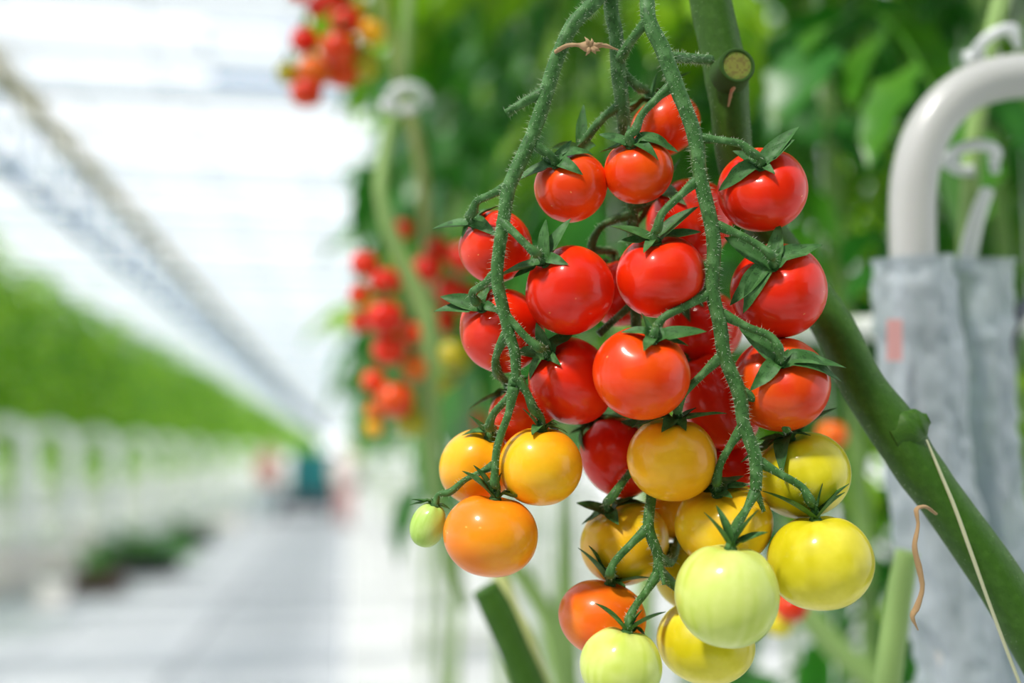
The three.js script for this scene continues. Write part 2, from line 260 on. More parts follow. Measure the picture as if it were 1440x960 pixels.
// name: [centre x, y, half width, half height (pixels), stalk end x, y, depth offset mm, skin, label, sepal tips [x, y, extra mm], stalk path [[x, y, mm] ...] from the vine]
const T = {
  a: [936, 176, 50, 43, 916, 140, 26, 'scarlet', 'small scarlet tomato tucked behind the vine, topmost of the front bunch', [[924, 103], [868, 172], [971, 101], [880, 150]], [[868, 92, 4], [880, 104, 6], [896, 122, 9]]],
  b: [898, 240, 49, 46, 888, 205, -2, 'scarlet', 'orange-red tomato under broad drooping sepals, beside the thick central vine', [[842, 189], [843, 214], [954, 214], [884, 176], [925, 226]], [[946, 118, -8], [920, 142, -9], [902, 162, -9], [893, 183, -9]]],
  c: [803, 262, 52, 49, 783, 231, 2, 'scarlet', 'orange-red tomato hanging by the cut side shoot, star-shaped sepals on top', [[720, 258], [804, 197], [834, 219], [820, 246], [760, 222]], [[750, 182, -8], [754, 198, -9], [759, 208, -9]]],
  d: [1072, 267, 63, 58, 1070, 231, 0, 'red', 'red tomato against the thick plant stem with sepals twisted upright', [[1010, 269], [1030, 212], [1124, 178], [1118, 196, -4], [1090, 245]], [[979, 194, -10], [1010, 197, -12], [1043, 203, -14], [1055, 213, -14]]],
  e: [697, 347, 52, 50, 669, 316, 12, 'red', 'red tomato partly behind the outer vine with one long sideways sepal', [[608, 322], [702, 289], [700, 332], [650, 336]], [[714, 262, -10], [692, 273, -8], [670, 284, -4], [665, 298, -2]]],
  f: [801, 408, 64, 61, 769, 370, -5, 'red', 'large round red tomato with a sickle-shaped sepal, beside the outer vine', [[803, 307], [768, 308], [694, 392], [722, 390], [800, 372]], [[704, 310, -13], [722, 326, -17], [738, 342, -19], [752, 355, -20]]],
  g: [929, 388, 63, 58, 922, 341, -5, 'red', 'bright red tomato hanging straight below a bent stalk, left of the thick central vine', [[986, 326], [983, 290], [867, 341], [858, 318], [905, 356]], [[984, 250, -12], [955, 276, -14], [930, 302, -15], [924, 322, -14]]],
  h: [970, 312, 62, 60, 942, 286, 34, 'red', 'red tomato in shade behind the central vine near the top', [[957, 222], [877, 317], [890, 328], [966, 289]], [[889, 290, 20], [915, 280, 20]]],
  i: [1095, 408, 67, 66, 1088, 374, 2, 'red', 'red tomato overlapping the diagonal plant stem, spidery five-pointed sepals on its face', [[1018, 333], [1096, 314], [1157, 344], [1026, 430], [1045, 441]], [[1003, 315, -12], [1040, 330, -14], [1070, 347, -16], [1083, 358, -17]]],
  j: [706, 465, 59, 60, 680, 434, 13, 'red', 'red tomato behind the outer vine with two long sepals pointing sideways', [[610, 438], [619, 417], [689, 400], [706, 440]], [[696, 386, -12], [680, 400, -9], [664, 412, -6], [669, 424, -4]]],
  k: [988, 462, 56, 52, 968, 420, 36, 'red', 'red tomato in shade behind the middle of the central vine', [[971, 453], [990, 432]], [[893, 420, 22], [930, 425, 24]]],
  l: [803, 536, 58, 66, 774, 501, 0, 'red', 'egg-shaped red tomato with pale pointed sepals, tucked under the large round red one', [[821, 453], [754, 453], [717, 494], [749, 534], [790, 515]], [[702, 432, -12], [722, 454, -14], [742, 476, -15], [757, 488, -15]]],
  m: [902, 525, 69, 64, 917, 478, -8, 'scarlet', 'big orange-red tomato with thin curling sepals in the middle of the front bunch', [[873, 467], [902, 440], [994, 466], [968, 486], [905, 494]], [[1001, 410, -12], [965, 430, -16], [932, 447, -18], [922, 462, -18]]],
  n: [1097, 540, 69, 66, 1097, 507, 4, 'russet', 'brownish-red tomato with a grey-green spider of sepals beside the diagonal plant stem', [[1039, 461], [1054, 550], [1190, 517], [1183, 536], [1110, 490]], [[1013, 440, -12], [1050, 459, -14], [1085, 474, -16], [1095, 490, -17]]],
  o: [1010, 565, 52, 72, 985, 520, 32, 'red', 'red wrinkled tomato in shade behind the forking central vine', [[975, 500], [962, 540]], [[895, 520, 24], [940, 512, 26]]],
  p: [733, 585, 46, 42, 715, 546, 24, 'russet', 'small orange-red tomato half hidden behind two yellow-orange ones', [[659, 575], [752, 526], [690, 560]], [[713, 468, -11], [698, 500, -6], [699, 522, 2]]],
  q: [870, 642, 52, 60, 843, 607, 30, 'red', 'red tomato in shade below the big orange-red one', [[882, 588], [822, 634], [782, 595], [800, 610]], [[903, 590, 24], [870, 598, 26]]],
  r: [760, 655, 59, 56, 761, 600, -4, 'amber', 'yellow-orange tomato with a small curled collar of sepals at the end of the outer vine', [[735, 574], [780, 590], [748, 612], [795, 612]], [[727, 531, -12], [741, 553, -12], [750, 574, -10]]],
  s: [670, 657, 52, 53, 688, 617, 14, 'amber', 'yellow-orange tomato partly behind the outer vine, above the tiny green one', [[649, 612], [660, 584], [705, 612]], [[724, 533, -12], [716, 556, -8], [694, 582, -2], [688, 600, 2]]],
  t: [690, 752, 67, 58, 697, 698, -10, 'orange', 'orange tomato beside the tiny green one, lowest on the outer vine', [[650, 662], [666, 654], [705, 664], [761, 702], [722, 690]], [[723, 544, -12], [715, 581, -12], [700, 625, -12], [696, 662, -12], [696, 680, -12]]],
  u: [602, 738, 25, 32, 612, 709, 0, 'green', 'tiny pale green tomato at the end of a side stalk', [[579, 702], [576, 710], [633, 716], [606, 700]], [[693, 654, -10], [676, 664, -6], [655, 674, -3], [632, 692, -1]]],
  v: [945, 645, 63, 59, 951, 594, -3, 'amber', 'orange-yellow tomato under the big orange-red one, flat sepals lying across its top', [[888, 601], [1022, 581], [979, 573], [930, 608], [965, 606]], [[1014, 501, -12], [986, 528, -12], [962, 553, -12], [953, 575, -11]]],
  w: [1128, 667, 67, 60, 1111, 618, 6, 'lemon', 'yellow-green tomato with sepals hanging over its face, beside the diagonal plant stem', [[1067, 618], [1042, 650], [1101, 669], [1177, 573], [1140, 612]], [[1044, 551, -12], [1072, 567, -11], [1096, 584, -10], [1105, 600, -9]]],
  x: [1017, 736, 69, 57, 1009, 694, 2, 'golden', 'golden yellow tomato behind the pale green one', [[965, 643], [969, 684], [1056, 681], [1030, 700]], [[1044, 600, -12], [1026, 628, -12], [1012, 655, -11], [1008, 676, -10]]],
  y: [1153, 790, 74, 67, 1146, 724, -12, 'lemon', 'large yellow tomato with upright leafy sepals beside the pale green one', [[1158, 675], [1194, 680], [1188, 692], [1072, 690], [1135, 705]], [[1066, 648, -13], [1098, 667, -14], [1128, 685, -14], [1138, 702, -14]]],
  z: [1022, 836, 73, 73, 1028, 765, -30, 'lime', 'large pale green tomato hanging in front of the golden and yellow ones', [[990, 720], [1007, 710], [1066, 717], [1080, 748], [1040, 748]], [[1062, 690, -14], [1050, 715, -18], [1036, 738, -24]]],
  A: [992, 903, 69, 57, 1000, 855, 6, 'lemon', 'yellow-green tomato directly under the large pale green one', [[960, 862], [1030, 866]], [[924, 800, -1], [960, 830, 6]]],
  B: [878, 762, 63, 58, 858, 722, 18, 'golden', 'amber yellow tomato with two small bright glints, behind the lower vine', [[810, 707], [818, 737], [913, 708], [897, 696], [870, 738]], [[909, 640, 12], [880, 672, 9], [861, 698, 3]]],
  C: [847, 868, 62, 53, 858, 821, 6, 'tangerine', 'dull orange tomato above the pale green one on the lower vine', [[813, 770], [828, 767], [916, 812], [880, 826]], [[912, 741, -2], [888, 764, -4], [863, 792, -5], [858, 806, -5]]],
  D: [873, 935, 58, 53, 883, 884, -12, 'lime', 'pale green tomato lowest on the lower vine', [[837, 848], [903, 857], [936, 860], [895, 870]], [[924, 808, -1], [908, 832, -6], [893, 853, -12], [885, 870, -15]]],
  E: [968, 810, 46, 46, 960, 775, 28, 'lemon', 'yellow-green tomato mostly hidden behind the large pale green one', [[940, 790], [930, 775]], [[926, 783, -1], [942, 790, 8]]],
  F: [1032, 662, 46, 42, 1020, 632, 36, 'red', 'red tomato glimpsed between the vine and the yellow-green one', [[1000, 640]], [[905, 600, 24], [980, 622, 28]]],
  G: [872, 412, 44, 48, 866, 370, 36, 'red', 'red tomato glimpsed between the two large red ones', [[845, 352], [885, 360]], [[889, 300, 20], [846, 318, 22], [832, 348, 26]]],
  H: [944, 722, 40, 38, 945, 690, 34, 'amber', 'amber tomato glimpsed behind the golden yellow one', [[925, 700]], [[916, 690, 4], [930, 684, 14]]],
};
// spread the fruit in depth until none grows into another
const fr = Object.entries(T).map(([id, t]) => ({ id, t, d: D0 + t[6] * MM, rx: t[2], ry: t[3] }));
for (let it = 0; it < 120; it++) for (let i = 0; i < fr.length; i++) for (let k = i + 1; k < fr.length; k++) {
  const A = fr[i], B = fr[k], a = at(A.t[0], A.t[1], A.d), b = at(B.t[0], B.t[1], B.d), need = ((A.rx + A.ry) / 2 * A.d + (B.rx + B.ry) / 2 * B.d) / FOC * 0.985, gap = need - a.distanceTo(b);
  if (gap > 0.0002) { const s = (A.d < B.d ? -1 : 1) * Math.min(gap * 0.6, 0.0015); A.d += s * 0.5; B.d -= s * 0.5; }
}
const UP = V(0, 1, 0);
function fruitGeo(R, Hh, seed, nu = 56, nv = 36) {          // squat berry with a dimple round the stalk and faint shoulders
  const pos = [], uv = [], idx = [], r = rng(seed), ph = r() * 6, lob = 0.008 + r() * 0.012, nl = 4 + Math.floor(r() * 3);
  for (let j = 0; j <= nv; j++) {
    const th = j / nv * Math.PI, s = Math.sin(th), c = Math.cos(th), dimple = 0.14 * Math.exp(-Math.pow(th / 0.33, 2)), tail = 0.03 * Math.exp(-Math.pow((Math.PI - th) / 0.3, 2));
    for (let i = 0; i <= nu; i++) {
      const a = (i % nu) / nu * Math.PI * 2, k = 1 + lob * Math.cos(nl * a + ph) * Math.exp(-Math.pow((th - 0.6) / 0.6, 2)) + 0.012 * (noise3(Math.cos(a) * s * 1.4 + seed, c * 1.4, Math.sin(a) * s * 1.4) - 0.5) * 2;
      const sq = Math.pow(s, 0.94); pos.push(Math.cos(a) * sq * R * k, (c - dimple + tail) * Hh * k, Math.sin(a) * sq * R * k); uv.push(i / nu, j / nv);
    }
  }
  for (let j = 0; j < nv; j++) for (let i = 0; i < nu; i++) { const a = j * (nu + 1) + i, b = a + nu + 1; idx.push(a, a + 1, b, b, a + 1, b + 1); }
  const g = new THREE.BufferGeometry(); g.setAttribute('position', new THREE.Float32BufferAttribute(pos, 3)); g.setAttribute('uv', new THREE.Float32BufferAttribute(uv, 2)); g.setIndex(idx); g.computeVertexNormals();
  const nm = g.attributes.normal, a = V(), b = V(); for (let j = 0; j <= nv; j++) { const s = j * (nu + 1), e = s + nu; a.fromBufferAttribute(nm, s); b.fromBufferAttribute(nm, e); a.add(b).normalize(); nm.setXYZ(s, a.x, a.y, a.z); nm.setXYZ(e, a.x, a.y, a.z); }
  return g;
}
// a pointed, cupped sepal along a curve; up(p) points away from the fruit
function sepalGeo(curve, width, up, seed) {
  const n = 12, m = 4, pos = [], uv = [], idx = [], r = rng(seed), tw = (r() - 0.5) * 1.1, th = 0.00035;
  for (const side of [1, -1]) for (let i = 0; i <= n; i++) {
    const t = i / n, p = curve(t), q = curve(Math.min(1, t + 0.02)), q0 = curve(Math.max(0, t - 0.02)), tan = q.sub(q0).normalize(), nrm = up(p).clone(); nrm.addScaledVector(tan, -nrm.dot(tan)).normalize(); nrm.applyAxisAngle(tan, tw * t);
    const bi = tan.clone().cross(nrm), w = width * (Math.pow(Math.sin(Math.PI * Math.min(1, 0.16 + t * 0.84)), 0.8) * (1 - 0.35 * t)) * (t > 0.999 ? 0.04 : 1) * (1 + 0.12 * (noise3(t * 6, seed, 1) - 0.5));
    for (let k = 0; k <= m; k++) { const s = k / m * 2 - 1, x = p.clone().addScaledVector(bi, s * w).addScaledVector(nrm, s * s * w * 0.38 + side * th * (1 - t * 0.6) * (1 - s * s * 0.9)); pos.push(x.x, x.y, x.z); uv.push(s * w + seed * 0.0013, t * 0.016); }
  }
  const row = m + 1, half = (n + 1) * row;
  for (let i = 0; i < n; i++) for (let k = 0; k < m; k++) { const a = i * row + k, b = a + row; idx.push(a, b, a + 1, b, b + 1, a + 1); const c = a + half, d = b + half; idx.push(c, c + 1, d, d, c + 1, d + 1); }
  const g = new THREE.BufferGeometry(); g.setAttribute('position', new THREE.Float32BufferAttribute(pos, 3)); g.setAttribute('uv', new THREE.Float32BufferAttribute(uv, 2)); g.setIndex(idx); g.computeVertexNormals(); return g;
}
let hs = 100;
for (const f of fr) {
  const [cx, cy, rx, ry, kx, ky, , sk, label, tips, path] = f.t, d = f.d, c = at(cx, cy, d), u = d / FOC, R = rx * u, seed = ++hs;
  let sx = (kx - cx) / (0.9 * ry), sy = -(ky - cy) / (0.9 * ry), s = Math.hypot(sx, sy); if (s > 0.985) { sx *= 0.985 / s; sy *= 0.985 / s; s = 0.985; }
  const hid = f.t[6] > 20 ? -0.3 : 1, sz = Math.sqrt(1 - s * s) * hid;   // shaded fruit behind the vine hang from farther back
  const view = camera.position.clone().sub(c).normalize(), right = camUp.clone().cross(view).normalize(), upv = view.clone().cross(right).normalize();
  const axis = right.clone().multiplyScalar(sx).addScaledVector(upv, sy).addScaledVector(view, sz).normalize();
  const Hh = Math.sqrt(clamp(((ry * u) ** 2 - R * R * (1 - s * s)) / (s * s + 1e-6), (0.78 * R) ** 2, (Math.max(1.06, ry / rx) * R) ** 2));
  const o = thing('cherry_tomato', label, 'tomato', c, 'tomatoes of the front bunch');
  const q = new THREE.Quaternion().setFromUnitVectors(UP, axis); q.multiply(new THREE.Quaternion().setFromAxisAngle(UP, seed * 2.4));
  const g = fruitGeo(R, Hh, seed); g.applyQuaternion(q); part('fruit', g, M.fruit[sk], o);
  const cal = c.clone().addScaledVector(axis, Hh * 0.885);
  // stay outside the skin: the distance in units of the squat ellipsoid
  const outside = (p, m) => { const v = p.clone().sub(c), h = v.dot(axis), w = v.clone().addScaledVector(axis, -h), k = Math.hypot(h / (Hh + m), w.length() / (R + m)); return k < 1 && w.length() > 0.0022 ? c.clone().addScaledVector(v, 1 / k) : p; };
  const upAt = (p) => p.clone().sub(c).normalize().lerp(axis, 0.35).normalize();
  const disc = new THREE.SphereGeometry(0.0024, 12, 8); disc.scale(1, 0.55, 1); disc.applyQuaternion(q); disc.translate(cal.x, cal.y, cal.z);
  const cm = wpart('calyx', disc, M.sepal, o);
  const dcal = camera.position.clone().sub(cal).dot(eyeAxis), list = [];
  for (const [tx, ty, dz = 0] of tips) {
    const rho = Math.hypot((tx - cx) / rx, (ty - cy) / ry); let td = rho < 0.97 ? d - R * Math.sqrt(1 - rho * rho) - 0.0016 : lerp(dcal, d, 0.3); td = Math.min(td, Math.max(dcal, d - R * 0.2) + 0.004) + dz * MM;
    list.push(at(tx, ty, td));
  }
  const rr = rng(seed + 9); const back = view.clone().addScaledVector(axis, -view.dot(axis)).normalize().negate();
  for (let i = tips.length; i < 5; i++) { const a = (i % 2 ? 1 : -1) * (0.3 + rr() * 0.7), dir = back.clone().applyAxisAngle(axis, a); list.push(cal.clone().addScaledVector(dir, R * (0.75 + rr() * 0.2)).addScaledVector(axis, R * (0.1 - rr() * 0.25))); }
  list.forEach((tip, i) => {
    const L = tip.distanceTo(cal), mid = cal.clone().lerp(tip, 0.45).addScaledVector(axis, L * 0.10), b1 = outside(mid, 0.0012);
    const curve = (t) => { const p = cal.clone().multiplyScalar((1 - t) ** 2).addScaledVector(b1, 2 * t * (1 - t)).addScaledVector(tip, t * t); return outside(p, 0.0008); };
    wpart('sepal', sepalGeo(curve, clamp(L * 0.22, 0.0015, 0.0042), upAt, seed * 10 + i), M.sepal, cm);
  });
  // the stalk: from the vine, over its knuckle, into the calyx
  const pts = path.map(([x, y, z]) => at(x, y, D0 + z * MM)); pts.push(cal.clone().addScaledVector(axis, 0.0045), cal.clone().addScaledVector(axis, 0.0004));
  const thin = rx < 30 ? 0.75 : 1, n = pts.length, rad = pts.map((_, i) => thin * (i === 0 ? 0.0022 : i === n - 3 ? 0.0019 : i === n - 1 ? 0.0020 : 0.00145));
  const sg = sweep(pts, rad, { seg: 12, per: 7, rough: 0.07, seed }), fm = sg.userData.frames;
  const st = wpart('stalk', sg, M.vine, o);
  const hg = hairs(fm, 2600, 0.0016, seed); hg.translate(-c.x, -c.y, -c.z); const hm = part('hair', hg, M.hair, st); hm.userData.kind = 'stuff';
}
// the vine itself: three branches that meet above the frame
{
  const base = at(880, -70, D0), o = thing('tomato_vine', 'hairy green forked vine that carries the ripening front bunch', 'vine', base);
  const P3 = (l) => l.map(([x, y, z]) => at(x, y, D0 + z * MM)), PXR = (l) => l.map((r) => r * PX);
  const runs = [
    [[[885, -70, 6], [838, 0, -2], [805, 36, -8], [786, 76, -9], [769, 128, -9], [752, 182, -9], [716, 264, -11], [708, 312, -13], [699, 388, -13], [707, 431, -13], [715, 465, -13], [724, 497, -13], [726, 536, -12.5]], [11, 10.5, 10, 10, 10.5, 10, 10, 9, 8.5, 8.5, 8, 7.5, 6.5]],
    [[[905, -70, 4], [910, 0, -4], [913, 30, -7], [934, 74, -9], [949, 116, -10], [965, 156, -11], [978, 196, -11.5], [985, 250, -13], [998, 305, -13], [1004, 345, -13], [1002, 408, -13], [1012, 455, -13], [1019, 500, -13], [1040, 553, -13], [1046, 597, -13], [1062, 642, -14], [1063, 690, -14.5]], [11, 10.5, 10.5, 11, 11, 10.5, 10.5, 10, 10, 10, 9.5, 10, 9.5, 10, 9, 9, 8]],
    [[[885, -70, 6], [859, 0, 4], [866, 47, 4], [869, 94, 5], [875, 147, 7], [879, 194, 12], [885, 250, 19], [889, 300, 21], [892, 380, 22], [894, 440, 23], [897, 520, 22], [905, 600, 18], [916, 690, 4], [912, 741, -2], [926, 784, -1], [924, 808, -1]], [11, 10.5, 10.5, 11, 10.5, 9, 9, 9, 8, 8, 8, 8, 7.5, 8, 7.5, 7]],
  ];
  runs.forEach(([p, r], i) => { const g = sweep(P3(p), PXR(r), { seg: 18, per: 10, rough: 0.06, seed: 40 + i }), fm = g.userData.frames; const m = wpart('branch', g, M.vine, o); const h = hairs(fm, 6500, 0.0021, 60 + i, 0.00008); h.translate(-base.x, -base.y, -base.z); part('hair', h, M.hair, m).userData.kind = 'stuff'; });
  const extra = [['side_shoot', [[763, 130, -9], [738, 143, -9], [712, 160, -8]], [8, 6, 6]], ['side_shoot', [[909, 30, -7], [890, 54, -4], [871, 84, 3]], [7, 6, 8]], ['side_shoot', [[944, 81, -9], [970, 82, 2], [999, 84, 14]], [8, 7, 7]],
    ['side_shoot', [[873, 148, 7], [850, 164, 8], [828, 190, 10], [815, 210, 14]], [8, 6, 6.5, 7]], ['side_shoot', [[892, 425, 22], [868, 446, 20], [842, 470, 18]], [6, 5, 6]], ['side_shoot', [[1065, 695, -14], [1074, 718, -12]], [5, 3]], ['side_shoot', [[926, 780, -1], [934, 822, -4]], [5, 3]]];
  extra.forEach(([n, p, r], i) => { const g = sweep(P3(p), PXR(r), { seg: 12, per: 7, rough: 0.07, seed: 80 + i }), fm = g.userData.frames; const m = wpart(n, g, M.vine, o); const h = hairs(fm, 4500, 0.0018, 90 + i); h.translate(-base.x, -base.y, -base.z); part('hair', h, M.hair, m).userData.kind = 'stuff'; });
  // bare calyx on the short shoot behind, its tall sepal upright
  const cc = at(816, 212, D0 + 0.012);
  [[821, 146], [838, 205], [776, 208], [826, 240]].forEach(([x, y], i) => { const tip = at(x, y, D0 + 0.012 + (i === 1 ? -0.004 : 0.003)), mid = cc.clone().lerp(tip, 0.5).add(V(0, 0.002, 0)); wpart('sepal', sepalGeo((t) => cc.clone().multiplyScalar((1 - t) ** 2).addScaledVector(mid, 2 * t * (1 - t)).addScaledVector(tip, t * t), 0.0026, () => eyeAxis.clone(), 700 + i), M.sepal, o); });
  // withered flower
  const fl = wpart('dried_flower', mergeGeometries([sweep(P3([[781, 74, -11], [795, 65, -13], [812, 63, -14], [826, 66, -14], [848, 64, -14], [869, 70, -12]]), PXR([3.5, 2.6, 2.4, 7, 3, 1]), { seg: 8, per: 5, rough: 0.35, seed: 5 }),
    ...[[822, 52], [832, 54], [838, 76], [824, 78], [848, 60], [844, 72]].map(([x, y], i) => sweep(P3([[828, 66, -14], [(828 + x) / 2 + 2, (66 + y) / 2, -16], [x, y, -14 - (i % 3)]]), PXR([4, 3, 0.5]), { seg: 6, per: 4, rough: 0.3, seed: i }))]), M.dry, o, 'withered brown flower');
}
// the plant stem behind the bunch
{
  const base = at(1000, -60, 0.452), o = thing('tomato_plant', 'thick green plant stem bending diagonally behind the front bunch', 'plant', base);
  const pts = [[985, -80, .452], [1000, 0, .452], [1013, 60, .451], [1022, 105, .45], [1028, 160, .45], [1034, 220, .452], [1052, 280, .458], [1090, 340, .463], [1140, 410, .462], [1177, 468, .458], [1212, 540, .453], [1258, 605, .449], [1290, 656, .447], [1332, 712, .445], [1405, 817, .442], [1480, 940, .44], [1520, 1010, .44]].map(([x, y, d]) => at(x, y, d));
  const rad = [29, 29, 29.5, 30, 27, 26, 26, 27, 28, 29.5, 31, 35, 33, 31, 33, 37, 40].map((r) => r * 0.45 / FOC);
  const g = sweep(pts, rad, { seg: 32, per: 10, rough: 0.035, seed: 3, wrinkle: (a) => 1 + 0.05 * Math.cos(3 * a + 1) }), fm = g.userData.frames;
  const m = wpart('stem', g, M.stem, o); const h = hairs(fm, 5200, 0.0011, 12, 0.00006); h.translate(-base.x, -base.y, -base.z); part('hair', h, M.hair, m).userData.kind = 'stuff';
  // round leaf scar facing the camera
  const sc = at(1031, 99, 0.438), stub = new THREE.CylinderGeometry(0.0068, 0.0082, 0.010, 28, 3), ring = new THREE.TorusGeometry(0.0064, 0.0009, 8, 28);
  const turn = new THREE.Quaternion().setFromUnitVectors(UP, V(0.10, 0.12, 1).normalize().applyQuaternion(camera.quaternion));
  stub.applyQuaternion(turn); stub.translate(sc.x, sc.y, sc.z); wpart('leaf_scar', stub, M.stem, o);
  const face = new THREE.CircleGeometry(0.0066, 28); face.rotateX(-Math.PI / 2); face.translate(0, 0.0053, 0); face.applyQuaternion(turn); face.translate(sc.x, sc.y, sc.z); wpart('scar_face', face, M.scar, o, 'dry tan cut face');
  ring.rotateX(Math.PI / 2); ring.translate(0, 0.005, 0); ring.applyQuaternion(turn); ring.translate(sc.x, sc.y, sc.z); wpart('scar_rim', ring, M.stem, o);
  wpart('scar_drip', sweep([[1032, 118, .436], [1028, 132, .4395], [1024, 150, .4405]].map(([x, y, d]) => at(x, y, d)), [0.0012, 0.0007, 0.0004], { seg: 8, rough: 0.3 }), M.dry, o);
  // swollen node where a leaf was cut
  wpart('leaf_stub', sweep([[1256, 612, .447], [1276, 602, .445], [1292, 594, .444], [1306, 588, .443]].map(([x, y, d]) => at(x, y, d)), [0.0088, 0.0086, 0.0062, 0.0022], { seg: 20, per: 8, rough: 0.06 }), M.stem, o);
  // pale rib running down the lower stem
  wpart('rib', sweep([[1303, 618, .440], [1322, 664, .4375], [1342, 712, .4355], [1366, 778, .4335], [1390, 845, .4325], [1432, 956, .4315], [1450, 1000, .4315]].map(([x, y, d]) => at(x, y, d)), [0.0004, 0.0007, 0.0008, 0.0008, 0.0007, 0.0007, 0.0007], { seg: 8, per: 8 }), M.rib, o, 'pale rib');
  wpart('dried_petiole', sweep([[1316, 722, .434], [1300, 712, .43], [1289, 716, .428], [1291, 738, .427], [1286, 768, .426], [1293, 800, .426], [1297, 828, .426], [1288, 856, .427], [1283, 866, .427], [1291, 886, .427]].map(([x, y, d]) => at(x, y, d)), [0.0010, 0.0012, 0.0011, 0.0007, 0.0011, 0.0013, 0.001, 0.0013, 0.001, 0.0003], { seg: 10, per: 7, rough: 0.25, flat: 0.55 }), M.dry, o, 'withered brown curl');
}

// ------------------------------------------------------------------ out-of-focus bunches
function bunch(list, d, where, group, seedBase) {
  const r = rng(seedBase);
  list.forEach(([x, y, rr, sk, dz = 0], i) => {
    const dd = d + dz, c = at(x, y, dd), R = rr * dd / FOC, word = { red: 'red', scarlet: 'orange-red', russet: 'reddish-orange', orange: 'orange', tangerine: 'deep orange', amber: 'amber yellow', golden: 'golden', olive: 'olive yellow', lime: 'pale green', green: 'green', lemon: 'yellow' }[sk];
    const o = thing('cherry_tomato', `${word} tomato ${where}`, 'tomato', c, group);
    const tilt = new THREE.Quaternion().setFromEuler(new THREE.Euler(0.35 * (r() - 0.2), r() * 6, 0.5 * (r() - 0.5)));
    const g = fruitGeo(R, R * 0.92, seedBase + i, 28, 18); g.applyQuaternion(tilt); part('fruit', g, M.fruit[sk], o);
    const axis = UP.clone().applyQuaternion(tilt), cal = axis.clone().multiplyScalar(R * 0.82), cm = part('calyx', new THREE.SphereGeometry(0.002, 8, 6).translate(cal.x, cal.y, cal.z), M.sepal, o);
    for (let k = 0; k < 5; k++) { const a = k * 1.257 + i, dir = V(Math.cos(a), 0, Math.sin(a)).applyQuaternion(tilt), tip = cal.clone().addScaledVector(dir, R * 0.75).addScaledVector(axis, R * 0.12), mid = cal.clone().addScaledVector(dir, R * 0.4).addScaledVector(axis, R * 0.25); part('sepal', sepalGeo((t) => cal.clone().multiplyScalar((1 - t) ** 2).addScaledVector(mid, 2 * t * (1 - t)).addScaledVector(tip, t * t), 0.0022, () => axis.clone(), k + 1), M.sepal, cm); }
    part('stalk', sweep([cal, cal.clone().addScaledVector(axis, 0.012), cal.clone().add(V(0.004, 0.022, -0.006))], [0.0014, 0.0012, 0.0013], { seg: 6, per: 3 }), M.vine, o);
  });
}
bunch([[512, 370, 20, 'red'], [505, 415, 16, 'russet'], [541, 396, 22, 'red'], [508, 452, 17, 'russet', .012], [541, 446, 27, 'red', -.01], [547, 492, 24, 'red'], [525, 536, 17, 'scarlet'], [556, 562, 27, 'russet', -.012], [528, 577, 15, 'tangerine', .012], [580, 467, 20, 'scarlet', .01], [584, 517, 21, 'tangerine', .008], [526, 601, 13, 'amber', .01], [578, 594, 22, 'olive', .012]], 0.92, 'in the blurred bunch left of the pale stem', 'tomatoes of the blurred bunch left of the pale stem', 2000);
bunch([[601, 378, 22, 'red'], [615, 352, 20, 'red', .02], [652, 362, 23, 'red'], [634, 408, 22, 'red', .02], [566, 322, 15, 'red', .06], [655, 420, 22, 'red', .02], [625, 452, 20, 'red', .03], [640, 500, 26, 'olive', .01], [655, 548, 22, 'olive', .03], [630, 545, 20, 'olive', .05], [664, 590, 18, 'russet', .06]], 1.0, 'in the blurred bunch between the pale stem and the front bunch', 'tomatoes of the blurred bunch right of the pale stem', 2100);
bunch([[428, 57, 20, 'red'], [486, 30, 22, 'red'], [470, -6, 22, 'red'], [476, 68, 26, 'russet', -.01], [441, 101, 24, 'tangerine', -.005], [431, 130, 23, 'russet', -.012], [404, 103, 16, 'olive'], [481, 104, 23, 'russet', .012], [522, 45, 20, 'amber', .005], [512, 92, 24, 'olive', .02], [446, 10, 16, 'red', .02], [505, 12, 16, 'olive', .015], [420, -14, 18, 'scarlet']], 0.95, 'in the blurred bunch hanging out over the aisle', 'tomatoes of the blurred bunch over the aisle', 2200);
bunch([[1112, 852, 24, 'russet'], [1096, 876, 20, 'lemon', .02], [1170, 612, 22, 'tangerine', .1], [1150, 640, 20, 'olive', .12]], 0.72, 'in the blurred bunch low behind the yellow tomatoes', 'blurred tomatoes low behind the front bunch', 2300);

// stems of the neighbouring plants
function cane(name, label, pts, r, m, extra) {
  const p = pts.map(([x, y, d]) => at(x, y, d)), o = thing(name, label, 'plant', p[p.length - 1]); wpart('stem', sweep(p, r, { seg: 14, per: 8, rough: 0.05, seed: pts.length }), m, o); if (extra) extra(o); return o;
}
cane('tomato_plant', 'pale green plant stem beside the blurred bunches, knotted halfway down', [[585, -60, 1.0], [575, 0, .98], [566, 110, .97], [545, 200, .95], [536, 270, .93], [552, 335, .93], [584, 412, .93], [600, 455, .93], [603, 540, .93], [606, 600, .94], [612, 690, .97], [650, 850, 1.05]], [.005, .005, .005, .0055, .006, .007, .009, .0105, .008, .0095, .007, .006], M.palestem);
cane('tomato_plant', 'thin yellowish plant stem beside the upper blurred bunch', [[520, -60, 1.05], [548, 40, 1.05], [560, 100, 1.04], [590, 220, 1.05], [600, 330, 1.08], [610, 520, 1.1]], [.006, .006, .006, .006, .006, .006], M.yellowstem);
cane('tomato_plant', 'cut dark green stem leaning under the orange tomato', [[682, 826, .60], [700, 860, .60], [720, 905, .60], [748, 975, .60]], [.0075, .0085, .0085, .009], M.stem);
cane('tomato_plant', 'slim yellow-green stem leaning beside the cut dark stem', [[700, 800, .68], [715, 850, .67], [738, 900, .66], [770, 990, .66]], [.005, .006, .006, .006], M.yellowstem);
